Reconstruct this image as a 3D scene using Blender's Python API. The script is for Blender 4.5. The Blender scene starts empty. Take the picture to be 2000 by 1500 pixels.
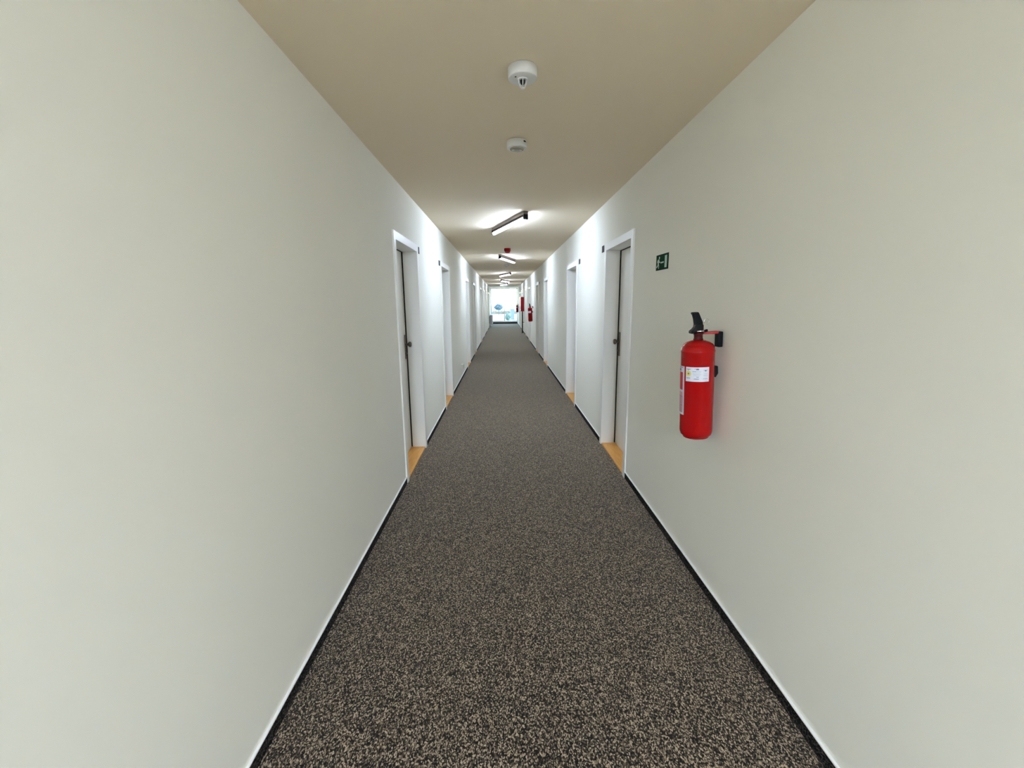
import bpy, bmesh, math, random
from mathutils import Vector, Matrix

random.seed(7)
S = bpy.context.scene
COL = S.collection

# ------------------------------------------------------------------ camera
XL, XR, ZC = -0.8355, 1.0358, 2.4566          # corridor walls and ceiling
YB, YE = -8.2, 31.3                           # rear and far end walls
cam_d = bpy.data.cameras.new('camera')
cam_d.sensor_width = 36.0
cam_d.lens = 855.49 * 36.0 / 2000.0
cam_d.clip_start, cam_d.clip_end = 0.05, 500
cam = bpy.data.objects.new('camera', cam_d)
COL.objects.link(cam)
cam.matrix_world = Matrix(((0.99973, 0.013739, -0.018746, 0),
                           (-0.020953, 0.18379, -0.982742, 0),
                           (-0.010056, 0.982869, 0.184029, 1.4986),
                           (0, 0, 0, 1)))
S.camera = cam

# ------------------------------------------------------------------ sky, exposure
LAMP_STRENGTH = 92.0           # the five tubes in view
REAR_LAMP_STRENGTH = 900.0      # unseen tubes behind the viewer, boosted to brighten the near walls
LAMP_COLOR = (0.78, 0.94, 1.20)
SKY_STRENGTH = 2.0
W = bpy.data.worlds.new('sky')
S.world = W
W.use_nodes = True
nt = W.node_tree
nt.nodes.clear()
wo = nt.nodes.new('ShaderNodeOutputWorld')
wb = nt.nodes.new('ShaderNodeBackground')
sk = nt.nodes.new('ShaderNodeTexSky')
sk.sky_type = 'NISHITA'
sk.sun_disc = False
sk.sun_elevation = math.radians(42)
sk.sun_rotation = math.radians(200)
sk.air_density, sk.dust_density, sk.ozone_density = 1.3, 0.4, 1.6
wb.inputs['Strength'].default_value = SKY_STRENGTH
nt.links.new(sk.outputs['Color'], wb.inputs['Color'])
nt.links.new(wb.outputs[0], wo.inputs[0])
vs = S.view_settings
vs.view_transform = 'Standard'
vs.look = 'None'
vs.exposure = 0.36
vs.gamma = 1.0
vs.use_curve_mapping = False
S.cycles.max_bounces = 9
S.cycles.diffuse_bounces = 7
S.cycles.use_adaptive_sampling = True
S.cycles.adaptive_threshold = 0.05
S.cycles.transparent_max_bounces = 16


# ------------------------------------------------------------------ materials
def new_mat(name):
    m = bpy.data.materials.new(name)
    m.use_nodes = True
    return m, m.node_tree, m.node_tree.nodes['Principled BSDF']


def mat(name, col, rough=0.5, metal=0.0, spec=0.5, coat=0.0, noise=0.0, nscale=30.0, bump=0.0, bscale=200.0):
    m, t, b = new_mat(name)
    b.inputs['Base Color'].default_value = (*col, 1)
    b.inputs['Roughness'].default_value = rough
    b.inputs['Metallic'].default_value = metal
    b.inputs['Specular IOR Level'].default_value = spec
    b.inputs['Coat Weight'].default_value = coat
    tc = t.nodes.new('ShaderNodeTexCoord')
    if noise > 0:
        n = t.nodes.new('ShaderNodeTexNoise')
        n.inputs['Scale'].default_value = nscale
        n.inputs['Detail'].default_value = 3
        t.links.new(tc.outputs['Object'], n.inputs['Vector'])
        r = t.nodes.new('ShaderNodeValToRGB')
        r.color_ramp.elements[0].position, r.color_ramp.elements[1].position = 0.3, 0.7
        r.color_ramp.elements[0].color = (*[c * (1 - noise) for c in col], 1)
        r.color_ramp.elements[1].color = (*[min(1, c * (1 + noise)) for c in col], 1)
        t.links.new(n.outputs['Fac'], r.inputs['Fac'])
        t.links.new(r.outputs['Color'], b.inputs['Base Color'])
    if bump > 0:
        n2 = t.nodes.new('ShaderNodeTexNoise')
        n2.inputs['Scale'].default_value = bscale
        n2.inputs['Detail'].default_value = 2
        t.links.new(tc.outputs['Object'], n2.inputs['Vector'])
        bp = t.nodes.new('ShaderNodeBump')
        bp.inputs['Strength'].default_value = bump
        bp.inputs['Distance'].default_value = 0.002
        t.links.new(n2.outputs['Fac'], bp.inputs['Height'])
        t.links.new(bp.outputs['Normal'], b.inputs['Normal'])
    return m


def carpet_mat(name, stops, scale=290.0, bump=0.3, sheen=0.0):
    """looped pile: every loop a small cell with its own shade of brown grey"""
    m, t, b = new_mat(name)
    tc = t.nodes.new('ShaderNodeTexCoord')
    mp = t.nodes.new('ShaderNodeMapping')
    mp.inputs['Scale'].default_value = (1.0, 0.62, 1.0)
    t.links.new(tc.outputs['Object'], mp.inputs['Vector'])
    v = t.nodes.new('ShaderNodeTexVoronoi')
    v.inputs['Scale'].default_value = scale
    v.inputs['Randomness'].default_value = 1.0
    t.links.new(mp.outputs['Vector'], v.inputs['Vector'])
    sp = t.nodes.new('ShaderNodeSeparateColor')
    t.links.new(v.outputs['Color'], sp.inputs['Color'])
    n = t.nodes.new('ShaderNodeTexNoise')
    n.inputs['Scale'].default_value = 42.0
    n.inputs['Detail'].default_value = 3.0
    t.links.new(tc.outputs['Object'], n.inputs['Vector'])
    mx = t.nodes.new('ShaderNodeMix')
    mx.inputs['Factor'].default_value = 0.22
    t.links.new(sp.outputs[0], mx.inputs[2])
    t.links.new(n.outputs['Fac'], mx.inputs[3])
    r = t.nodes.new('ShaderNodeValToRGB')
    els = r.color_ramp.elements
    els[0].position, els[0].color = stops[0][0], (*stops[0][1], 1)
    els[1].position, els[1].color = stops[-1][0], (*stops[-1][1], 1)
    for p_, c_ in stops[1:-1]:
        e = els.new(p_)
        e.color = (*c_, 1)
    t.links.new(mx.outputs[0], r.inputs['Fac'])
    t.links.new(r.outputs['Color'], b.inputs['Base Color'])
    b.inputs['Roughness'].default_value = 0.95
    b.inputs['Specular IOR Level'].default_value = 0.1
    b.inputs['Sheen Weight'].default_value = sheen
    b.inputs['Sheen Roughness'].default_value = 0.4
    b.inputs['Sheen Tint'].default_value = (1.0, 0.9, 0.78, 1)
    bp = t.nodes.new('ShaderNodeBump')
    bp.invert = True
    bp.inputs['Strength'].default_value = bump
    bp.inputs['Distance'].default_value = 0.004
    t.links.new(v.outputs['Distance'], bp.inputs['Height'])
    t.links.new(bp.outputs['Normal'], b.inputs['Normal'])
    return m


def wood_mat(name, c1, c2):
    m, t, b = new_mat(name)
    tc = t.nodes.new('ShaderNodeTexCoord')
    mp = t.nodes.new('ShaderNodeMapping')
    mp.inputs['Scale'].default_value = (16, 1.3, 16)
    t.links.new(tc.outputs['Object'], mp.inputs['Vector'])
    n = t.nodes.new('ShaderNodeTexNoise')
    n.inputs['Scale'].default_value = 4.0
    n.inputs['Detail'].default_value = 6
    n.inputs['Distortion'].default_value = 0.8
    t.links.new(mp.outputs['Vector'], n.inputs['Vector'])
    r = t.nodes.new('ShaderNodeValToRGB')
    r.color_ramp.elements[0].position, r.color_ramp.elements[1].position = 0.3, 0.7
    r.color_ramp.elements[0].color = (*c1, 1)
    r.color_ramp.elements[1].color = (*c2, 1)
    t.links.new(n.outputs['Fac'], r.inputs['Fac'])
    t.links.new(r.outputs['Color'], b.inputs['Base Color'])
    b.inputs['Roughness'].default_value = 0.4
    return m


def emit_mat(name, col, strength):
    m, t, b = new_mat(name)
    b.inputs['Base Color'].default_value = (0.9, 0.9, 0.9, 1)
    b.inputs['Emission Color'].default_value = (*col, 1)
    b.inputs['Emission Strength'].default_value = strength
    return m


def glass_mat(name):
    m = bpy.data.materials.new(name)
    m.use_nodes = True
    t = m.node_tree
    t.nodes.clear()
    o = t.nodes.new('ShaderNodeOutputMaterial')
    tr = t.nodes.new('ShaderNodeBsdfTransparent')
    tr.inputs['Color'].default_value = (0.95, 0.97, 0.98, 1)
    gl = t.nodes.new('ShaderNodeBsdfGlossy')
    gl.inputs['Roughness'].default_value = 0.02
    fr = t.nodes.new('ShaderNodeFresnel')
    fr.inputs['IOR'].default_value = 1.3
    mx = t.nodes.new('ShaderNodeMixShader')
    t.links.new(fr.outputs[0], mx.inputs[0])
    t.links.new(tr.outputs[0], mx.inputs[1])
    t.links.new(gl.outputs[0], mx.inputs[2])
    t.links.new(mx.outputs[0], o.inputs[0])
    return m


M = {}
M['wall'] = mat('cream_wall_paint', (0.885, 0.868, 0.785), 0.9, spec=0.2, noise=0.010, nscale=1.3)
M['ceiling'] = mat('cream_ceiling_paint', (0.88, 0.765, 0.60), 0.95, spec=0.1, noise=0.010, nscale=1.3)
M['carpet'] = carpet_mat('brown_grey_loop_carpet', [
    (0.20, (0.002, 0.0014, 0.001)), (0.45, (0.014, 0.0095, 0.006)),
    (0.63, (0.105, 0.078, 0.053)), (0.86, (0.43, 0.34, 0.24))], sheen=0.30)
M['skirt'] = carpet_mat('black_carpet_strip', [
    (0.25, (0.003, 0.003, 0.003)), (0.55, (0.007, 0.006, 0.006)), (0.88, (0.085, 0.074, 0.064))])
M['white_edge'] = mat('white_edge_strip', (0.9, 0.9, 0.88), 0.5)
M['door'] = mat('white_lacquered_door', (0.84, 0.82, 0.76), 0.42, spec=0.35)
M['casing'] = mat('white_lacquered_casing', (0.88, 0.87, 0.83), 0.35, spec=0.4)
M['gap'] = mat('dark_seal_and_gap_shade', (0.012, 0.010, 0.008), 0.8)  # seals and sensor, plus the painted shade in door gaps and recess
M['thresh'] = wood_mat('honey_oak_threshold', (0.66, 0.30, 0.055), (0.82, 0.42, 0.10))
M['steel'] = mat('dark_satin_steel', (0.16, 0.13, 0.105), 0.38, metal=0.85)
M['black'] = mat('black_plastic', (0.006, 0.006, 0.007), 0.5, spec=0.12)
M['chrome'] = mat('bright_steel', (0.75, 0.75, 0.73), 0.2, metal=1.0)
M['red'] = mat('glossy_red_enamel', (0.29, 0.001, 0.002), 0.12, spec=0.25)
M['redplastic'] = mat('red_plastic', (0.38, 0.010, 0.012), 0.45)
M['darkred'] = mat('dark_red_metal', (0.045, 0.003, 0.003), 0.4, spec=0.2)
M['label'] = mat('white_label_paper', (0.74, 0.75, 0.84), 0.5)
M['ink'] = mat('blue_grey_print', (0.16, 0.17, 0.26), 0.6)
M['yellow'] = mat('yellow_print', (0.72, 0.62, 0.16), 0.6)
M['pink'] = mat('pink_print', (0.72, 0.36, 0.42), 0.6)
M['labelred'] = mat('red_print', (0.50, 0.008, 0.020), 0.5)
M['plastic'] = mat('white_plastic', (0.84, 0.84, 0.83), 0.45)
M['plasticgrey'] = mat('beige_grey_plastic', (0.50, 0.47, 0.40), 0.5)
M['socket'] = mat('cream_socket_plastic', (0.66, 0.64, 0.56), 0.5)
M['sensorgrey'] = mat('dark_beige_plastic', (0.30, 0.27, 0.20), 0.5)
M['rail'] = mat('brown_grey_lamp_rail', (0.17, 0.13, 0.11), 0.5)
M['tube'] = emit_mat('glowing_tube', LAMP_COLOR, LAMP_STRENGTH)
M['tube_rear'] = emit_mat('boosted_rear_tube', LAMP_COLOR, REAR_LAMP_STRENGTH)
M['green'] = mat('green_sign_film', (0.008, 0.050, 0.020), 0.8, spec=0.03)
M['signwhite'] = mat('pale_sign_print', (0.55, 0.66, 0.58), 0.8, spec=0.1)
M['signframe'] = mat('dark_green_sign_edge', (0.012, 0.022, 0.012), 0.8, spec=0.05)
M['glass'] = glass_mat('window_glass')
M['winframe'] = mat('white_window_profile', (0.85, 0.85, 0.87), 0.35)
M['radiator'] = mat('white_radiator_enamel', (0.52, 0.52, 0.53), 0.45)
M['pave'] = mat('pale_paving', (0.62, 0.61, 0.58), 0.9, noise=0.08, nscale=2.0)
M['lawn'] = mat('lawn_green', (0.16, 0.26, 0.08), 0.95, noise=0.25, nscale=6.0)
M['leaf'] = mat('shrub_leaf', (0.050, 0.095, 0.105), 0.6, noise=0.3, nscale=4.0)
M['leaf2'] = mat('light_shrub_leaf', (0.10, 0.16, 0.12), 0.6, noise=0.3, nscale=4.0)
M['bark'] = mat('shrub_bark', (0.10, 0.07, 0.05), 0.9, noise=0.2, nscale=30)
M['bluebin'] = mat('blue_bin_plastic', (0.05, 0.08, 0.20), 0.5)
M['kerb'] = mat('grey_kerb_stone', (0.35, 0.36, 0.36), 0.9, noise=0.1, nscale=8)


# ------------------------------------------------------------------ mesh helpers
def bx(bm, x0, x1, y0, y1, z0, z1, mi=0):
    vs_ = [bm.verts.new(p) for p in ((x0, y0, z0), (x1, y0, z0), (x1, y1, z0), (x0, y1, z0),
                                     (x0, y0, z1), (x1, y0, z1), (x1, y1, z1), (x0, y1, z1))]
    for f in ((0, 3, 2, 1), (4, 5, 6, 7), (0, 1, 5, 4), (1, 2, 6, 5), (2, 3, 7, 6), (3, 0, 4, 7)):
        fc = bm.faces.new([vs_[i] for i in f])
        fc.material_index = mi
    return vs_


def lathe(bm, prof, seg=32, mtx=None, cap=True, mi=0):
    """prof: list of (r, z); turned round the z axis"""
    mtx = mtx or Matrix()
    rings = []
    for r, z in prof:
        rings.append([bm.verts.new(mtx @ Vector((r * math.cos(2 * math.pi * k / seg), r * math.sin(2 * math.pi * k / seg), z)))
                      for k in range(seg)])
    for a, b in zip(rings, rings[1:]):
        for k in range(seg):
            f = bm.faces.new((a[k], a[(k + 1) % seg], b[(k + 1) % seg], b[k]))
            f.smooth = True
            f.material_index = mi
    if cap:
        f = bm.faces.new(list(reversed(rings[0])))
        f.material_index = mi
        f = bm.faces.new(rings[-1])
        f.material_index = mi


def tube(bm, pts, r, seg=12, mi=0):
    pts = [Vector(p) for p in pts]
    rings = []
    n = len(pts)
    up = None
    for i, p in enumerate(pts):
        d = (pts[min(i + 1, n - 1)] - pts[max(i - 1, 0)]).normalized()
        if up is None:
            ref = Vector((0, 0, 1)) if abs(d.z) < 0.9 else Vector((1, 0, 0))
            up = d.cross(ref).normalized()
        u = (up - d * up.dot(d)).normalized()
        v = d.cross(u)
        up = u
        rr = r[i] if isinstance(r, (list, tuple)) else r
        rings.append([bm.verts.new(p + (u * math.cos(2 * math.pi * k / seg) + v * math.sin(2 * math.pi * k / seg)) * rr)
                      for k in range(seg)])
    for a, b in zip(rings, rings[1:]):
        for k in range(seg):
            f = bm.faces.new((a[k], a[(k + 1) % seg], b[(k + 1) % seg], b[k]))
            f.smooth = True
            f.material_index = mi
    bm.faces.new(list(reversed(rings[0]))).material_index = mi
    bm.faces.new(rings[-1]).material_index = mi


def prism(bm, poly, mtx, depth, mi=0):
    """poly: 2D outline (u, v), extruded from w = 0 to depth; mtx maps (u, v, w)"""
    a = [bm.verts.new(mtx @ Vector((u, v, 0))) for u, v in poly]
    b = [bm.verts.new(mtx @ Vector((u, v, depth))) for u, v in poly]
    n = len(poly)
    bm.faces.new(list(reversed(a))).material_index = mi
    bm.faces.new(b).material_index = mi
    for k in range(n):
        bm.faces.new((a[k], a[(k + 1) % n], b[(k + 1) % n], b[k])).material_index = mi


def patch(bm, r, a0, a1, z0, z1, n=10, mi=0, dr=0.0):
    """a piece of film lying on a cylinder of radius r round the z axis"""
    cols = []
    for k in range(n + 1):
        a = a0 + (a1 - a0) * k / n
        c, s = math.cos(a), math.sin(a)
        cols.append((bm.verts.new((r * c, r * s, z0)), bm.verts.new((r * c, r * s, z1))))
    for (p, q), (p2, q2) in zip(cols, cols[1:]):
        f = bm.faces.new((p, p2, q2, q))
        f.smooth = True
        f.material_index = mi


def obj(name, bm, mats, parent=None, bevel=0.0, bseg=2, recalc=True):
    if recalc:
        bmesh.ops.recalc_face_normals(bm, faces=bm.faces)
    if bevel > 0:
        es = [e for e in bm.edges if len(e.link_faces) == 2 and e.calc_face_angle(0) > 0.6]
        bmesh.ops.bevel(bm, geom=es, offset=bevel, segments=bseg, profile=0.5, affect='EDGES', clamp_overlap=True)
    me = bpy.data.meshes.new(name)
    bm.to_mesh(me)
    bm.free()
    for m in (mats if isinstance(mats, (list, tuple)) else [mats]):
        me.materials.append(M[m])
    o = bpy.data.objects.new(name, me)
    COL.objects.link(o)
    if parent:
        o.parent = parent
    return o


def tag(o, label, cat, group=None, kind=None):
    o['label'] = label
    o['category'] = cat
    if group:
        o['group'] = group
    if kind:
        o['kind'] = kind
    return o


def empty(name, loc=(0, 0, 0), rz=0.0):
    o = bpy.data.objects.new(name, None)
    COL.objects.link(o)
    o.empty_display_size = 0.1
    o.location = loc
    o.rotation_euler = (0, 0, rz)
    return o


def dup(root):
    r = root.copy()
    COL.objects.link(r)
    for ch in list(root.children):
        c = ch.copy()
        COL.objects.link(c)
        c.parent = r
        for g in list(ch.children):
            d = g.copy()
            COL.objects.link(d)
            d.parent = c
    return r


def B():
    return bmesh.new()


# ------------------------------------------------------------------ room shell
DOOR_W = 0.98
LEFT_Y = [3.505, 6.08, 10.05, 12.62, 16.55, 19.15, 23.05, 25.65]
RIGHT_Y = [3.537, 6.16, 10.12, 12.70, 16.68, 19.25, 23.15, 25.75]
OPEN_Z = 2.015

b = B()
bx(b, XL - 0.4, XR + 0.4, YB - 0.3, YE + 0.3, -0.12, 0.0)
tag(obj('floor', b, 'carpet'), 'brown grey speckled loop carpet running the whole corridor', 'floor', kind='structure')
b = B()
bx(b, XL - 0.4, XR + 0.4, YB - 0.3, YE + 0.3, ZC, ZC + 0.15)
tag(obj('ceiling', b, 'ceiling'), 'plain cream painted corridor ceiling', 'ceiling', kind='structure')


def wall(name, side, ys, label):
    xin = XL if side < 0 else XR
    xm, xo = xin + side * 0.21, xin + side * 0.36
    b_ = B()
    bx(b_, min(xm, xo), max(xm, xo), YB - 0.3, YE + 0.3, 0, ZC)
    a = YB - 0.3
    for y in ys:
        bx(b_, min(xin, xm), max(xin, xm), a, y + 0.03, 0, ZC)
        bx(b_, min(xin, xm), max(xin, xm), y + 0.03, y + DOOR_W - 0.03, OPEN_Z, ZC)
        a = y + DOOR_W - 0.03
    bx(b_, min(xin, xm), max(xin, xm), a, YE + 0.3, 0, ZC)
    return tag(obj(name, b_, 'wall'), label, 'wall', kind='structure')


wall('wall_left', -1, LEFT_Y, 'cream painted corridor wall on the left with a row of doors')
wall('wall_right', 1, RIGHT_Y, 'cream painted corridor wall on the right behind the fire extinguisher')
b = B()
bx(b, XL, XR, YB - 0.3, YB, 0, ZC)
tag(obj('wall_back', b, 'wall'), 'cream painted wall closing the corridor behind the viewer', 'wall', kind='structure')


def baseboard(name, side, ys, label):
    root = empty(name, (XL if side < 0 else XR, 0, 0))
    tag(root, label, 'baseboard', kind='structure')
    t = 0.009
    runs, a = [], YB
    for y in ys:
        runs.append((a, y))
        a = y + DOOR_W
    runs.append((a, YE))
    for (y0, y1) in runs:
        b_ = B()
        bx(b_, *((0.0, t) if side < 0 else (-t, 0.0)), y0, y1, 0, 0.05)
        s = obj('carpet_strip', b_, 'skirt', root)
        b_ = B()
        tt = t + 0.0015
        bx(b_, *((0.0, tt) if side < 0 else (-tt, 0.0)), y0, y1, 0.05, 0.0565)
        obj('top_edge', b_, 'white_edge', s, bevel=0.0015)  # thin white strip along the top of the skirting
    return root


baseboard('baseboard_left', -1, LEFT_Y, 'black carpet strip skirting along the left wall')
baseboard('baseboard_right', 1, RIGHT_Y, 'black carpet strip skirting along the right wall')
b = B()
bx(b, XL + 0.01, XR - 0.01, YE - 0.014, YE, 0, 0.10)
tag(obj('baseboard_end', b, 'skirt'), 'black skirting strip under the end window', 'baseboard', kind='structure')


# ------------------------------------------------------------------ doors
def make_door(side, lock_far):
    """local origin: near bottom corner on the wall face; y runs along the wall, n points into the room"""
    W_, CW, HT, REC = DOOR_W, 0.064, 2.05, 0.14
    s = -side                                        # direction of the room
    root = empty('door')

    def sx(b_, n0, n1, *rest):
        bx(b_, min(s * n0, s * n1), max(s * n0, s * n1), *rest)

    for q in ((0, CW, 0, HT), (W_ - CW, W_, 0, HT), (CW, W_ - CW, HT - CW, HT)):
        c = B()
        sx(c, -0.002, 0.013, *q)
        obj('casing_board', c, 'casing', root, bevel=0.0015)
    for q in ((0.031, CW, 0, HT - CW), (W_ - CW, W_ - 0.031, 0, HT - CW), (0.031, W_ - 0.031, HT - CW, OPEN_Z - 0.001)):
        j = B()
        sx(j, -REC - 0.045, 0.0, *q)
        obj('jamb_board', j, 'casing', root)
    g = B()
    sx(g, -REC - 0.055, -REC - 0.046, 0.031, W_ - 0.031, 0.0, OPEN_Z - 0.001)
    obj('gap_shade_sheet', g, 'gap', root)  # dark sheet behind the leaf, paints the shade of the door gap
    for q in ((CW, CW + 0.003, 0.018, HT - CW), (W_ - CW - 0.003, W_ - CW, 0.018, HT - CW), (CW + 0.003, W_ - CW - 0.003, HT - CW - 0.004, HT - CW)):
        g = B()                                      # dark rubber seal where leaf and frame meet
        sx(g, -REC, -REC + 0.012, *q)
        obj('seal', g, 'gap', root)
    y0, y1 = CW + (0.003 if lock_far else 0.006), W_ - CW - (0.006 if lock_far else 0.003)
    l = B()
    sx(l, -REC - 0.045, -REC, y0, y1, 0.018, HT - CW - 0.005)
    leaf = obj('leaf', l, 'door', root, bevel=0.002)
    ly = y1 - 0.045 if lock_far else y0 + 0.045
    p = B()
    sx(p, -REC, -REC + 0.008, ly - 0.02, ly + 0.02, 0.95, 1.19)
    obj('lock_plate', p, 'steel', leaf, bevel=0.003)
    k = B()
    mt = Matrix.Translation((s * (-REC + 0.006), ly, 1.095)) @ Matrix.Rotation(s * math.pi / 2, 4, 'Y')
    lathe(k, [(0.013, 0), (0.011, 0.012), (0.011, 0.024), (0.018, 0.029), (0.0255, 0.036), (0.0275, 0.045), (0.025, 0.053), (0.016, 0.058)], 20, mt)
    obj('knob', k, 'steel', leaf)
    k = B()
    mt = Matrix.Translation((s * (-REC + 0.006), ly, 1.005)) @ Matrix.Rotation(s * math.pi / 2, 4, 'Y')
    lathe(k, [(0.0095, 0), (0.0095, 0.008), (0.008, 0.010)], 16, mt)
    obj('lock_cylinder', k, 'steel', leaf)
    t = B()
    sx(t, -REC - 0.045, 0.004, CW + 0.001, W_ - CW - 0.001, 0.0005, 0.016)
    obj('threshold', t, 'thresh', root, bevel=0.002)
    return root


protos = {}
count = 0
ords = ['first', 'second', 'third', 'fourth', 'fifth', 'sixth', 'seventh', 'eighth']
for side, ys, nm in ((-1, LEFT_Y, 'left'), (1, RIGHT_Y, 'right')):
    for i, y in enumerate(ys):
        count += 1
        key = (side, i % 2 == 0)
        if key not in protos:
            d = protos[key] = make_door(side, i % 2 == 0)
        else:
            d = dup(protos[key])
        d.name = 'door_%d' % count
        d.location = (XL if side < 0 else XR, y, 0)
        d['kind'] = 'structure'
        d['category'] = 'door'
        d['group'] = 'white doors along the corridor'
        d['label'] = ('%s white door in a recessed white frame on the %s wall, counted from the camera' % (ords[i], nm))

# ------------------------------------------------------------------ end window
wy0, wy1 = YE, YE + 0.08
root = empty('window_1', (0, YE, 0))
tag(root, 'full height white framed window filling the far end of the corridor', 'window', kind='structure')
FW = 0.06
for q in ((XL, XL + FW, 0, 0.08, 0.0, ZC), (XR - FW, XR, 0, 0.08, 0.0, ZC),
          (XL + FW, XR - FW, 0, 0.08, ZC - FW, ZC), (XL + FW, XR - FW, 0, 0.08, 0.0, 0.20)):
    b = B()
    bx(b, *q)
    obj('frame', b, 'winframe', root)
b = B()
bx(b, 0.085, 0.145, 0.01, 0.07, 0.20, 2.13)
obj('mullion', b, 'winframe', root)
b = B()
bx(b, XL + FW, XR - FW, 0.01, 0.07, 2.13, 2.18)
obj('transom', b, 'winframe', root)
for (x0, x1, z0, z1) in ((XL + FW, 0.085, 0.20, 2.13), (0.145, XR - FW, 0.20, 2.13), (XL + FW, XR - FW, 2.18, ZC - FW)):
    b = B()
    bx(b, x0 - 0.004, x1 + 0.004, 0.037, 0.043, z0 - 0.004, z1 + 0.004)
    obj('pane', b, 'glass', root)


# ------------------------------------------------------------------ ceiling lamps
def make_lamp(tube_mat):
    root = empty('ceiling_light')
    L = 0.585
    b_ = B()
    bx(b_, -0.026, 0.026, -L, L, -0.036, 0.0)
    obj('rail', b_, 'rail', root, bevel=0.003)
    for sy in (-1, 1):
        b_ = B()
        y = sy * (L - 0.012)
        bx(b_, -0.026, 0.026, y - 0.016, y + 0.016, -0.086, -0.034)
        obj('lamp_holder', b_, 'black', root, bevel=0.004)
    b_ = B()
    h = L - 0.029
    n, rt = 20, 0.025                                # glowing lower part of the tube
    arc = [(rt * math.sin(t), -0.064 - rt * math.cos(t)) for t in [math.radians(-92 + 184 * k / n) for k in range(n + 1)]]
    prism(b_, arc, Matrix(((1, 0, 0, 0), (0, 0, 1, -h), (0, 1, 0, 0), (0, 0, 0, 1))), 2 * h)
    obj('tube', b_, tube_mat, root)
    b_ = B()                                         # metal back of the tube
    arc = [(rt * math.sin(t), -0.064 - rt * math.cos(t)) for t in [math.radians(92 + 176 * k / 10) for k in range(11)]]
    prism(b_, arc, Matrix(((1, 0, 0, 0), (0, 0, 1, -h), (0, 1, 0, 0), (0, 0, 0, 1))), 2 * h)
    obj('tube_back', b_, 'rail', root)
    return root


lamp0, lamp1 = make_lamp('tube'), make_lamp('tube_rear')
spots = [
    (0.077, 5.497, -18.4, 'nearest glowing tube light on the ceiling, slanting left as it recedes'),
    (0.113, 9.83, 16.0, 'second glowing tube light from the camera, just beyond the red sounder'),
    (0.096, 15.23, -17.0, 'third glowing tube light from the camera, beyond the ceiling detector'),
    (0.116, 19.72, 17.0, 'fourth glowing tube light from the camera, toward the end window'),
    (0.085, 23.60, -17.0, 'farthest glowing tube light, seen against the end window'),
    (0.100, -3.00, 17.0, 'unseen boosted tube light on the ceiling just behind the viewer'),
    (0.090, -4.90, -17.0, 'second unseen boosted tube light on the ceiling behind the viewer'),
    (0.090, -6.70, 17.0, 'unseen boosted tube light on the ceiling far behind the viewer'),
]
for i, (x, y, a, lab) in enumerate(spots):
    o = lamp0 if i == 0 else lamp1 if i == 5 else dup(lamp0 if i < 5 else lamp1)
    o.location = (x, y, ZC)
    o.rotation_euler = (0, 0, -math.radians(a))
    tag(o, lab, 'ceiling light', 'tube lights along the ceiling')


# ------------------------------------------------------------------ ceiling detectors
def make_detector(cage):
    root = empty('ceiling_detector')
    R_ = 0.061
    b_ = B()
    lathe(b_, [(R_ * 0.93, 0.0), (R_ * 0.93, -0.004)], 40)
    obj('mounting_ring', b_, 'plasticgrey', root)
    b_ = B()
    lathe(b_, [(R_, -0.004), (R_, -0.040), (R_ * 0.985, -0.0435), (R_ * 0.94, -0.045), (R_ * 0.5, -0.046), (0.002, -0.046)], 48)
    obj('housing', b_, 'plastic', root)
    if cage:
        b_ = B()
        lathe(b_, [(0.0225, -0.0455), (0.0225, -0.050), (0.019, -0.050)], 24)
        obj('cage_ring', b_, 'plastic', root)
        for k in range(6):
            a = 2 * math.pi * k / 6 + math.pi / 2
            b_ = B()
            tube(b_, [(0.021 * math.cos(a), 0.021 * math.sin(a), -0.048), (0.019 * math.cos(a), 0.019 * math.sin(a), -0.062),
                      (0.0125 * math.cos(a), 0.0125 * math.sin(a), -0.074), (0.004 * math.cos(a), 0.004 * math.sin(a), -0.080)], 0.0019, 8)
            obj('cage_rib', b_, 'plastic', root)
        b_ = B()
        lathe(b_, [(0.009, -0.0775), (0.009, -0.081), (0.006, -0.083)], 16)
        obj('cage_tip', b_, 'plastic', root)
        b_ = B()
        lathe(b_, [(0.012, -0.046), (0.010, -0.060), (0.004, -0.068)], 16)
        obj('sensor', b_, 'gap', root)
        b_ = B()
        lathe(b_, [(0.0185, -0.0458), (0.0185, -0.0468)], 20)
        obj('recess_shade_disc', b_, 'gap', root)  # flat dark disc, a recess's shade put into its colour
        b_ = B()
        lathe(b_, [(0.0035, -0.0455), (0.0035, -0.047)], 12, Matrix.Translation((-0.030, -0.022, 0)))
        obj('indicator', b_, 'black', root)
    else:
        b_ = B()
        lathe(b_, [(0.043, -0.0455), (0.041, -0.0515), (0.030, -0.054), (0.010, -0.0545)], 32)
        obj('sensor_cover', b_, 'sensorgrey', root)
        for sx_ in (-1, 1):
            b_ = B()
            m_ = Matrix.Translation((sx_ * 0.022, -0.008, -0.0525)) @ Matrix.Rotation(sx_ * 0.5, 4, 'Z')
            prism(b_, [(-0.008, -0.006), (0.008, -0.006), (0.008, 0.006), (-0.008, 0.006)], m_, -0.003)
            obj('sensor_window', b_, 'plastic', root, bevel=0.001)
        b_ = B()
        a = math.radians(-42)
        m_ = Matrix.Rotation(a, 4, 'Z')
        prism(b_, [(0.059, -0.009), (0.0622, -0.009), (0.0622, 0.009), (0.059, 0.009)], m_ @ Matrix.Translation((0, 0, -0.020)), 0.007)
        obj('side_slot', b_, 'black', root)
    return root


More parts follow.
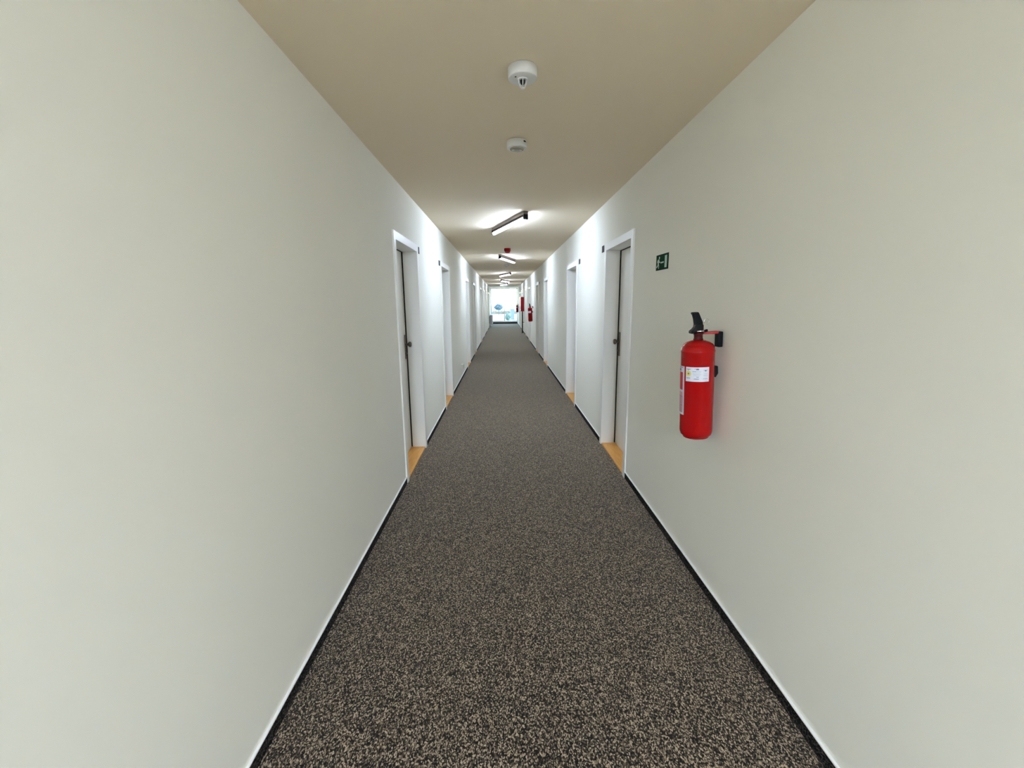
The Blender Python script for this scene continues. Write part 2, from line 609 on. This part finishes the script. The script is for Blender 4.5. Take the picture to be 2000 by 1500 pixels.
o = make_detector(True)
o.location = (0.096, 2.028, ZC)
tag(o, 'white round ceiling detector with a ribbed cage, nearest the camera', 'detector', 'round ceiling detectors')
o = make_detector(False)
o.location = (0.099, 2.872, ZC)
tag(o, 'round flat ceiling detector without a cage, behind the caged one', 'detector', 'round ceiling detectors')
o2 = dup(o)
o2.location = (0.110, 11.85, ZC)
tag(o2, 'small round ceiling detector between the second and third tube lights', 'detector', 'round ceiling detectors')
o2 = dup(o)
o2.location = (0.10, 21.9, ZC)
tag(o2, 'tiny round ceiling detector just before the farthest tube light', 'detector', 'round ceiling detectors')

root = empty('fire_alarm_sounder', (0.099, 8.28, ZC))
tag(root, 'small red fire alarm sounder on the ceiling between first two tube lights', 'alarm')
b = B()
lathe(b, [(0.058, 0.0), (0.060, -0.012), (0.060, -0.045), (0.055, -0.052)], 28)
obj('base', b, 'red', root)
b = B()
lathe(b, [(0.050, -0.052), (0.048, -0.066), (0.036, -0.078), (0.012, -0.083)], 28)
obj('horn_cover', b, 'redplastic', root)


# ------------------------------------------------------------------ number plates
def plate(side, y, z, label):
    root_x = XL if side < 0 else XR
    s = -side
    b_ = B()
    bx(b_, min(0, s * 0.005), max(0, s * 0.005), -0.045, 0.045, -0.033, 0.033)
    r = obj('number_plate', b_, 'black', bevel=0.002)
    r.location = (root_x, y, z)
    tag(r, label, 'sign', 'small black plates beside the door frames')


for i, y in enumerate(LEFT_Y):
    if i > 4:
        break
    yy = y + DOOR_W + 0.065 if i % 2 == 0 else y - 0.06
    plate(-1, yy, 2.015, 'small black number plate at the top corner of the %s left door' % ords[i])
for i, y in enumerate(RIGHT_Y):
    if i > 4:
        break
    yy = y + DOOR_W + 0.115 if i % 2 == 0 else y - 0.13
    plate(1, yy, 2.020, 'small black number plate at the top corner of the %s right door' % ords[i])

# ------------------------------------------------------------------ exit sign
root = empty('exit_sign', (XR, 3.012, 1.694))
tag(root, 'green emergency exit sign with running figure and door on right wall', 'sign')
SW, SH = 0.213, 0.098
# local frame: u runs from the far end towards the camera, v up, w into the room
SM = Matrix(((0, 0, -1, 0), (-1, 0, 0, 0), (0, 1, 0, 0), (0, 0, 0, 1)))
b = B()
prism(b, [(0, 0), (SW, 0), (SW, SH), (0, SH)], SM, 0.004)
obj('border', b, 'signframe', root)
b = B()
e_ = 0.005
prism(b, [(e_, e_), (SW - e_, e_), (SW - e_, SH - e_), (e_, SH - e_)], SM @ Matrix.Translation((0, 0, 0.0035)), 0.0011)
obj('field', b, 'green', root)


def uv(u, v):
    return (u * SW, (1 - v) * SH)


def stroke(b_, p0, p1, w):
    p0, p1 = Vector(p0), Vector(p1)
    d = (p1 - p0).normalized()
    n = Vector((-d.y, d.x)) * w / 2
    prism(b_, [tuple(p0 - n), tuple(p1 - n), tuple(p1 + n), tuple(p0 + n)], SM @ Matrix.Translation((0, 0, 0.0045)), 0.0008)


b = B()
hc = Vector(uv(0.285, 0.20))
prism(b, [(hc.x + 0.0095 * math.cos(t * math.pi / 7), hc.y + 0.0085 * math.sin(t * math.pi / 7)) for t in range(14)],
      SM @ Matrix.Translation((0, 0, 0.0045)), 0.0008)
stroke(b, uv(0.235, 0.30), uv(0.195, 0.60), 0.021)
stroke(b, uv(0.255, 0.30), uv(0.27, 0.46), 0.009)
stroke(b, uv(0.255, 0.45), uv(0.36, 0.50), 0.0075)
stroke(b, uv(0.15, 0.34), uv(0.12, 0.50), 0.008)
stroke(b, uv(0.20, 0.57), uv(0.26, 0.70), 0.010)
stroke(b, uv(0.255, 0.68), uv(0.25, 0.90), 0.009)
stroke(b, uv(0.19, 0.57), uv(0.15, 0.72), 0.010)
stroke(b, uv(0.15, 0.71), uv(0.06, 0.80), 0.009)
obj('running_figure', b, 'signwhite', root)
b = B()
stroke(b, uv(0.45, 0.535), uv(0.665, 0.525), 0.0085)
prism(b, [uv(0.39, 0.54), uv(0.46, 0.47), uv(0.46, 0.60)], SM @ Matrix.Translation((0, 0, 0.0045)), 0.0008)
obj('arrow', b, 'signwhite', root)
b = B()
prism(b, [uv(0.75, 0.885), uv(0.915, 0.885), uv(0.915, 0.13), uv(0.75, 0.13)], SM @ Matrix.Translation((0, 0, 0.0045)), 0.0008)
obj('door_symbol', b, 'signwhite', root)


# ------------------------------------------------------------------ fire extinguisher
def make_extinguisher():
    """origin: bottom centre of the bottle; wall at local +x"""
    root = empty('fire_extinguisher')
    R_ = 0.075
    b_ = B()
    lathe(b_, [(0.030, 0.006), (0.050, 0.004), (0.060, 0.006), (0.0705, 0.016), (0.0742, 0.030), (R_, 0.040), (R_, 0.415),
               (0.0762, 0.418), (0.0762, 0.424), (0.0745, 0.428), (0.0725, 0.440), (0.066, 0.452), (0.052, 0.463), (0.034, 0.470), (0.022, 0.473)], 56)
    body = obj('bottle', b_, 'red', root)
    b_ = B()
    lathe(b_, [(0.050, 0.0), (0.058, 0.0), (0.062, 0.008), (0.054, 0.010)], 40, cap=False)
    obj('base_ring', b_, 'red', root)
    b_ = B()
    lathe(b_, [(0.022, 0.471), (0.022, 0.478), (0.0195, 0.480), (0.0195, 0.496), (0.022, 0.498), (0.022, 0.508)], 24)
    obj('neck', b_, 'darkred', root)
    # valve block
    b_ = B()
    bx(b_, -0.022, 0.020, -0.014, 0.014, 0.505, 0.545)
    obj('valve', b_, 'darkred', root, bevel=0.005)
    b_ = B()
    tube(b_, [(-0.014, -0.014, 0.513), (0.024, -0.017, 0.515)], 0.0045, 10)
    obj('safety_pin', b_, 'chrome', root)
    b_ = B()
    tube(b_, [(0.024, -0.017, 0.515), (0.034, -0.017, 0.517)], 0.006, 10)
    obj('pin_head', b_, 'black', root)
    # carrying grip: a bent plate reaching away from the wall
    XZ = Matrix(((1, 0, 0, 0), (0, 0, -1, 0), (0, 1, 0, 0), (0, 0, 0, 1)))
    b_ = B()
    prism(b_, [(0.012, 0.512), (-0.020, 0.508), (-0.036, 0.503), (-0.041, 0.508), (-0.040, 0.516), (-0.028, 0.525), (-0.019, 0.536), (-0.012, 0.548), (0.014, 0.548)],
          XZ @ Matrix.Translation((0, 0, -0.016)), 0.032)
    obj('carry_grip', b_, 'black', root, bevel=0.002)
    # squeeze lever standing up and curling outwards
    b_ = B()
    prism(b_, [(0.018, 0.536), (0.016, 0.556), (0.006, 0.578), (-0.001, 0.594), (-0.006, 0.603), (-0.033, 0.603), (-0.036, 0.598), (-0.030, 0.590),
               (-0.024, 0.570), (-0.021, 0.548), (-0.020, 0.536)],
          XZ @ Matrix.Translation((0, 0, -0.011)), 0.022)
    obj('squeeze_lever', b_, 'black', root, bevel=0.003)
    b_ = B()
    pts = [(0.031 + 0.012 * math.cos(a), -0.014, 0.558 + 0.013 * math.sin(a)) for a in [math.radians(-110 + k * 20) for k in range(17)]]
    tube(b_, pts, 0.0013, 8)
    obj('pull_ring', b_, 'chrome', root)
    # holder tongue, wall bracket and lower hose clip
    b_ = B()
    prism(b_, [(0.022, -0.007), (0.070, -0.018), (0.092, -0.018), (0.092, 0.018), (0.070, 0.018), (0.022, 0.007)],
          Matrix.Translation((0, 0, 0.498)), 0.012)
    tongue = obj('bracket_tongue', b_, 'redplastic', root, bevel=0.004)
    b_ = B()
    bx(b_, 0.086, 0.1085, -0.020, 0.020, 0.435, 0.508)
    obj('wall_bracket', b_, 'black', root, bevel=0.004)
    b_ = B()
    prism(b_, [(0.070, 0.345), (0.092, 0.345), (0.094, 0.310), (0.082, 0.290), (0.070, 0.298)],
          XZ @ Matrix.Translation((0, 0, -0.016)), 0.032)
    obj('hose_clip', b_, 'black', root, bevel=0.003)
    b_ = B()
    tube(b_, [(0.006, 0.010, 0.520), (0.014, 0.040, 0.516), (0.028, 0.072, 0.480), (0.040, 0.083, 0.430), (0.046, 0.078, 0.340), (0.050, 0.073, 0.270), (0.050, 0.072, 0.235)], 0.0085, 12)
    obj('hose', b_, 'black', root)
    # inspection label that faces the viewer, and the long instruction label on the room side
    A = math.radians(246.5)
    w1 = math.radians(41)
    rr = R_ + 0.0006
    b_ = B()
    patch(b_, rr, A - w1, A + w1, 0.285, 0.353, 14)
    lab = obj('inspection_label', b_, 'label', body, recalc=False)
    lab['label'] = 'white inspection label with a yellow disc'

    def spot(bm_, r, u0, u1, v0, v1, mi):
        patch(bm_, r, A - w1 + 2 * w1 * u0, A - w1 + 2 * w1 * u1, 0.353 - 0.068 * v1, 0.353 - 0.068 * v0, 3, mi)

    b_ = B()
    r2 = rr + 0.0005
    # angles grow counter clockwise seen from above, so u = 0 is the viewer's left edge
    for (u0, u1, v0, v1) in ((0.04, 0.22, 0.13, 0.17), (0.11, 0.14, 0.17, 0.23), (0.38, 0.44, 0.10, 0.13), (0.45, 0.56, 0.09, 0.19),
                             (0.30, 0.46, 0.29, 0.32), (0.48, 0.64, 0.30, 0.315), (0.32, 0.62, 0.42, 0.43), (0.34, 0.66, 0.50, 0.51),
                             (0.34, 0.60, 0.58, 0.59), (0.46, 0.56, 0.66, 0.69), (0.04, 0.21, 0.74, 0.78), (0.36, 0.56, 0.79, 0.83),
                             (0.74, 0.94, 0.19, 0.21), (0.80, 0.87, 0.21, 0.28), (0.74, 0.92, 0.56, 0.57), (0.76, 0.92, 0.44, 0.45), (0.72, 0.94, 0.78, 0.80)):
        spot(b_, r2, u0, u1, v0, v1, 0)
    cx, cy = 0.13, 0.45
    for k in range(12):
        t0 = -1 + 2 * k / 12
        t1 = -1 + 2 * (k + 1) / 12
        hh = math.sqrt(max(0.0, 1 - ((t0 + t1) / 2) ** 2))
        spot(b_, r2, cx + 0.115 * t0, cx + 0.115 * t1, cy - 0.20 * hh, cy + 0.20 * hh, 1)
    spot(b_, r2 + 0.0004, 0.10, 0.155, 0.39, 0.52, 0)
    spot(b_, r2 + 0.0004, 0.12, 0.18, 0.44, 0.49, 0)
    o_ = obj('label_print', b_, ['ink', 'yellow'], body, recalc=False)
    o_['kind'] = 'stuff'
    o_['label'] = 'illegible print and yellow disc on the inspection label'
    A2 = A - math.radians(89)
    w2 = math.radians(41)
    b_ = B()
    z0, z1 = 0.117, 0.353

    def spot2(r, u0, u1, v0, v1, mi):
        patch(b_, r, A2 - w2 + 2 * w2 * u0, A2 - w2 + 2 * w2 * u1, z1 - (z1 - z0) * v1, z1 - (z1 - z0) * v0, 8, mi)

    spot2(rr, 0, 1, 0, 1, 0)
    spot2(rr + 0.0004, 0.06, 0.90, 0.125, 0.485, 1)
    spot2(rr + 0.0004, 0.06, 0.90, 0.53, 0.955, 2)
    for v in (0.615, 0.80, 0.945):
        spot2(rr + 0.0008, 0.06, 0.91, v, v + 0.010, 3)
    spot2(rr + 0.0008, 0.895, 0.915, 0.615, 0.95, 3)
    spot2(rr + 0.0008, 0.06, 0.91, 0.02, 0.032, 3)
    spot2(rr + 0.0008, 0.35, 0.75, 0.05, 0.10, 3)
    for k in range(5):
        spot2(rr + 0.0008, 0.14, 0.80, 0.64 + k * 0.03, 0.648 + k * 0.03, 3)
        spot2(rr + 0.0008, 0.14, 0.80, 0.825 + k * 0.024, 0.831 + k * 0.024, 3)
    o_ = obj('instruction_label', b_, ['label', 'labelred', 'pink', 'ink'], body, recalc=False)
    o_['kind'] = 'stuff'
    o_['label'] = 'long red and white instruction label'
    return root


EXZ = 0.842
ex = make_extinguisher()
ex.location = (0.9385, 2.05, EXZ)
ex.rotation_euler = (0, -0.040, 0)
tag(ex, 'large red fire extinguisher with white label hung on the right wall', 'fire extinguisher', 'red fire extinguishers on the right wall')
e2 = dup(ex)
e2.location = (0.9385, 15.02, 0.842)
tag(e2, 'red fire extinguisher farther along the right wall, before the red cabinet', 'fire extinguisher', 'red fire extinguishers on the right wall')
e3 = dup(ex)
e3.location = (0.9385, 28.6, 0.842)
tag(e3, 'small distant red fire extinguisher beside the end window', 'fire extinguisher', 'red fire extinguishers on the right wall')

# ------------------------------------------------------------------ hydrant cabinet and its pipe
root = empty('hydrant_cabinet', (XR, 21.45, 1.05))
tag(root, 'red metal fire hydrant cabinet on the right wall near the end', 'cabinet')
b = B()
bx(b, -0.165, 0.0, 0.0, 0.65, 0.0, 0.68)
obj('body', b, 'red', root, bevel=0.004)
b = B()
bx(b, -0.182, -0.166, 0.012, 0.638, 0.012, 0.668)
dr = obj('cabinet_door', b, 'red', root, bevel=0.004)
b = B()
bx(b, -0.196, -0.182, 0.56, 0.60, 0.30, 0.40)
obj('handle', b, 'chrome', dr, bevel=0.003)
for z in (0.10, 0.55):
    b = B()
    tube(b, [(-0.174, 0.008, z), (-0.174, 0.008, z + 0.06)], 0.006, 10)
    obj('hinge', b, 'darkred', dr)
root = empty('riser_pipe', (XR - 0.085, 21.56, 0))
tag(root, 'thin black vertical pipe from the floor up to the red cabinet', 'pipe')
b = B()
tube(b, [(0, 0, 0.0), (0, 0, 1.049)], 0.028, 20)
obj('pipe', b, 'black', root)
b = B()
lathe(b, [(0.052, 0.0005), (0.052, 0.012), (0.034, 0.02), (0.030, 0.05)], 24)
obj('floor_collar', b, 'black', root)
b = B()
lathe(b, [(0.033, 0.50), (0.033, 0.53)], 20)
cl = obj('pipe_clamp', b, 'black', root)
b = B()
bx(b, 0.025, 0.085, -0.008, 0.008, 0.505, 0.525)
obj('clamp_arm', b, 'black', cl)

# ------------------------------------------------------------------ wall socket
root = empty('wall_socket', (XL, 8.58, 0.205))
tag(root, 'beige surface mounted wall socket low on the left wall', 'socket')
b = B()
bx(b, 0.0, 0.048, 0.0, 0.16, 0.0, 0.088)
obj('box', b, 'socket', root, bevel=0.004)
for k in (0, 1):
    b = B()
    mt = Matrix.Translation((0.0478, 0.042 + 0.076 * k, 0.044)) @ Matrix.Rotation(math.pi / 2, 4, 'Y')
    lathe(b, [(0.026, 0), (0.026, 0.002), (0.022, 0.002), (0.021, -0.006)], 24, mt)
    obj('outlet', b, 'socket', root)

# ------------------------------------------------------------------ radiator
root = empty('radiator', (XL, 26.95, 0.0))
tag(root, 'low white panel radiator on the left wall beside the end window', 'radiator')
b = B()
bx(b, 0.055, 0.195, 0.0, 1.5, 0.13, 0.72)
obj('panel', b, 'radiator', root, bevel=0.006)
b = B()
bx(b, 0.195, 0.201, 0.025, 0.050, 0.16, 0.69)
rib0 = obj('rib', b, 'radiator', root, bevel=0.002)
for k in range(1, 30):
    rb = rib0.copy()
    COL.objects.link(rb)
    rb.location.y = k * 0.05
b = B()
bx(b, 0.050, 0.202, -0.004, 1.504, 0.721, 0.731)
obj('top_grille', b, 'radiator', root, bevel=0.002)
for k in (0.2, 1.3):
    b = B()
    bx(b, 0.0, 0.054, k - 0.02, k + 0.02, 0.2, 0.66)
    obj('wall_mount', b, 'radiator', root)
b = B()
tube(b, [(0.11, -0.035, 0.0), (0.11, -0.035, 0.17), (0.11, 0.0, 0.17)], 0.009, 10)
obj('feed_pipe', b, 'radiator', root)
b = B()
lathe(b, [(0.020, 0), (0.023, 0.01), (0.023, 0.05), (0.018, 0.06)], 18, Matrix.Translation((0.11, -0.04, 0.17)) @ Matrix.Rotation(math.pi / 2, 4, 'X'))
obj('thermostat_valve', b, 'plastic', root)

# ------------------------------------------------------------------ outside the end window
b = B()
bx(b, -60, 60, YE + 0.3, 180, -0.5, -0.15)
tag(obj('ground', b, 'pave'), 'pale sunlit paving outside the end window', 'ground', kind='structure')


def shrub(loc, rx, ry, z0, z1, n, leafmat, label, size=0.07):
    r = empty('shrub', loc)
    tag(r, label, 'shrub')
    b_ = B()
    rnd = random.Random(hash((round(loc[0] * 100), round(loc[1] * 100))) & 0xffff)
    zc_, rz_ = (z0 + z1) / 2, (z1 - z0) / 2
    for k in range(n):
        th, ph = rnd.uniform(0, 2 * math.pi), math.acos(rnd.uniform(-1, 1))
        q = rnd.uniform(0.55, 1.0) * (1 + 0.12 * math.sin(3 * th + 2 * ph))
        c_ = Vector((rx * q * math.sin(ph) * math.cos(th), ry * q * math.sin(ph) * math.sin(th), zc_ + rz_ * q * math.cos(ph)))
        d1 = Vector((rnd.gauss(0, 1), rnd.gauss(0, 1), rnd.gauss(0, 1))).normalized()
        d2 = d1.orthogonal().normalized()
        s_ = size * rnd.uniform(0.6, 1.3)
        f = [c_ - d1 * s_, c_ + d2 * s_ * 0.45, c_ + d1 * s_, c_ - d2 * s_ * 0.45]
        b_.faces.new([b_.verts.new(p) for p in f])
    fo = obj('foliage', b_, leafmat, r, recalc=False)
    fo['kind'] = 'stuff'
    for k in range(5):
        b_ = B()
        a = 2 * math.pi * k / 5
        tube(b_, [(0.03 * math.cos(a), 0.03 * math.sin(a), 0), (0.10 * rx * math.cos(a), 0.10 * ry * math.sin(a), z0 + 0.2 * (z1 - z0)),
                  (0.55 * rx * math.cos(a), 0.55 * ry * math.sin(a), z0 + 0.75 * (z1 - z0))], [0.025, 0.018, 0.006], 6)
        obj('stem', b_, 'bark', r)


GZ = -0.15
shrub((-0.52, 56.0, GZ), 0.55, 0.5, 0.62, 1.45, 1500, 'leaf', 'dark rounded shrub far beyond the end window, left of centre', 0.08)
shrub((0.42, 38.0, GZ), 0.28, 0.28, 0.05, 0.72, 900, 'leaf2', 'low green shrub just outside the end window, right of centre', 0.05)
# clipped low hedge behind the shrubs
r = empty('hedge', (0, 62, GZ))
tag(r, 'long low clipped hedge crossing the view outside', 'hedge')
b = B()
rnd = random.Random(5)
for k in range(6000):
    c_ = Vector((rnd.uniform(-12, 12), rnd.uniform(-0.3, 0.3), rnd.uniform(0.02, 0.42)))
    d1 = Vector((rnd.gauss(0, 1), rnd.gauss(0, 1), rnd.gauss(0, 1))).normalized()
    d2 = d1.orthogonal().normalized()
    s_ = 0.09 * rnd.uniform(0.6, 1.3)
    b.faces.new([b.verts.new(p) for p in (c_ - d1 * s_, c_ + d2 * s_ * 0.5, c_ + d1 * s_, c_ - d2 * s_ * 0.5)])
fo = obj('foliage', b, 'leaf2', r, recalc=False)
fo['kind'] = 'stuff'
b = B()
bx(b, -12, 12, -0.2, 0.2, 0.0, 0.36)
obj('twigs', b, 'bark', r)

# waste bin
root = empty('waste_bin', (0.86, 40.0, GZ))
tag(root, 'blue upright waste bin outside the end window on the right', 'bin')
b = B()
vs4 = bx(b, -0.20, 0.20, -0.25, 0.25, 0.06, 0.98)
for v in vs4[:4]:
    v.co.x *= 0.8
    v.co.y *= 0.8
obj('bin_body', b, 'bluebin', root, bevel=0.02)
b = B()
bx(b, -0.215, 0.215, -0.27, 0.27, 0.981, 1.03)
obj('lid', b, 'bluebin', root, bevel=0.015)
for sx_ in (-1, 1):
    b = B()
    lathe(b, [(0.10, -0.02), (0.10, 0.02)], 20, Matrix.Translation((sx_ * 0.20, 0.20, 0.10)) @ Matrix.Rotation(math.pi / 2, 4, 'Y'))
    obj('wheel', b, 'black', root)
b = B()
tube(b, [(-0.17, 0.24, 0.95), (-0.17, 0.30, 0.95), (0.17, 0.30, 0.95), (0.17, 0.24, 0.95)], 0.015, 10)
obj('handle', b, 'bluebin', root)

bpy.context.view_layer.update()
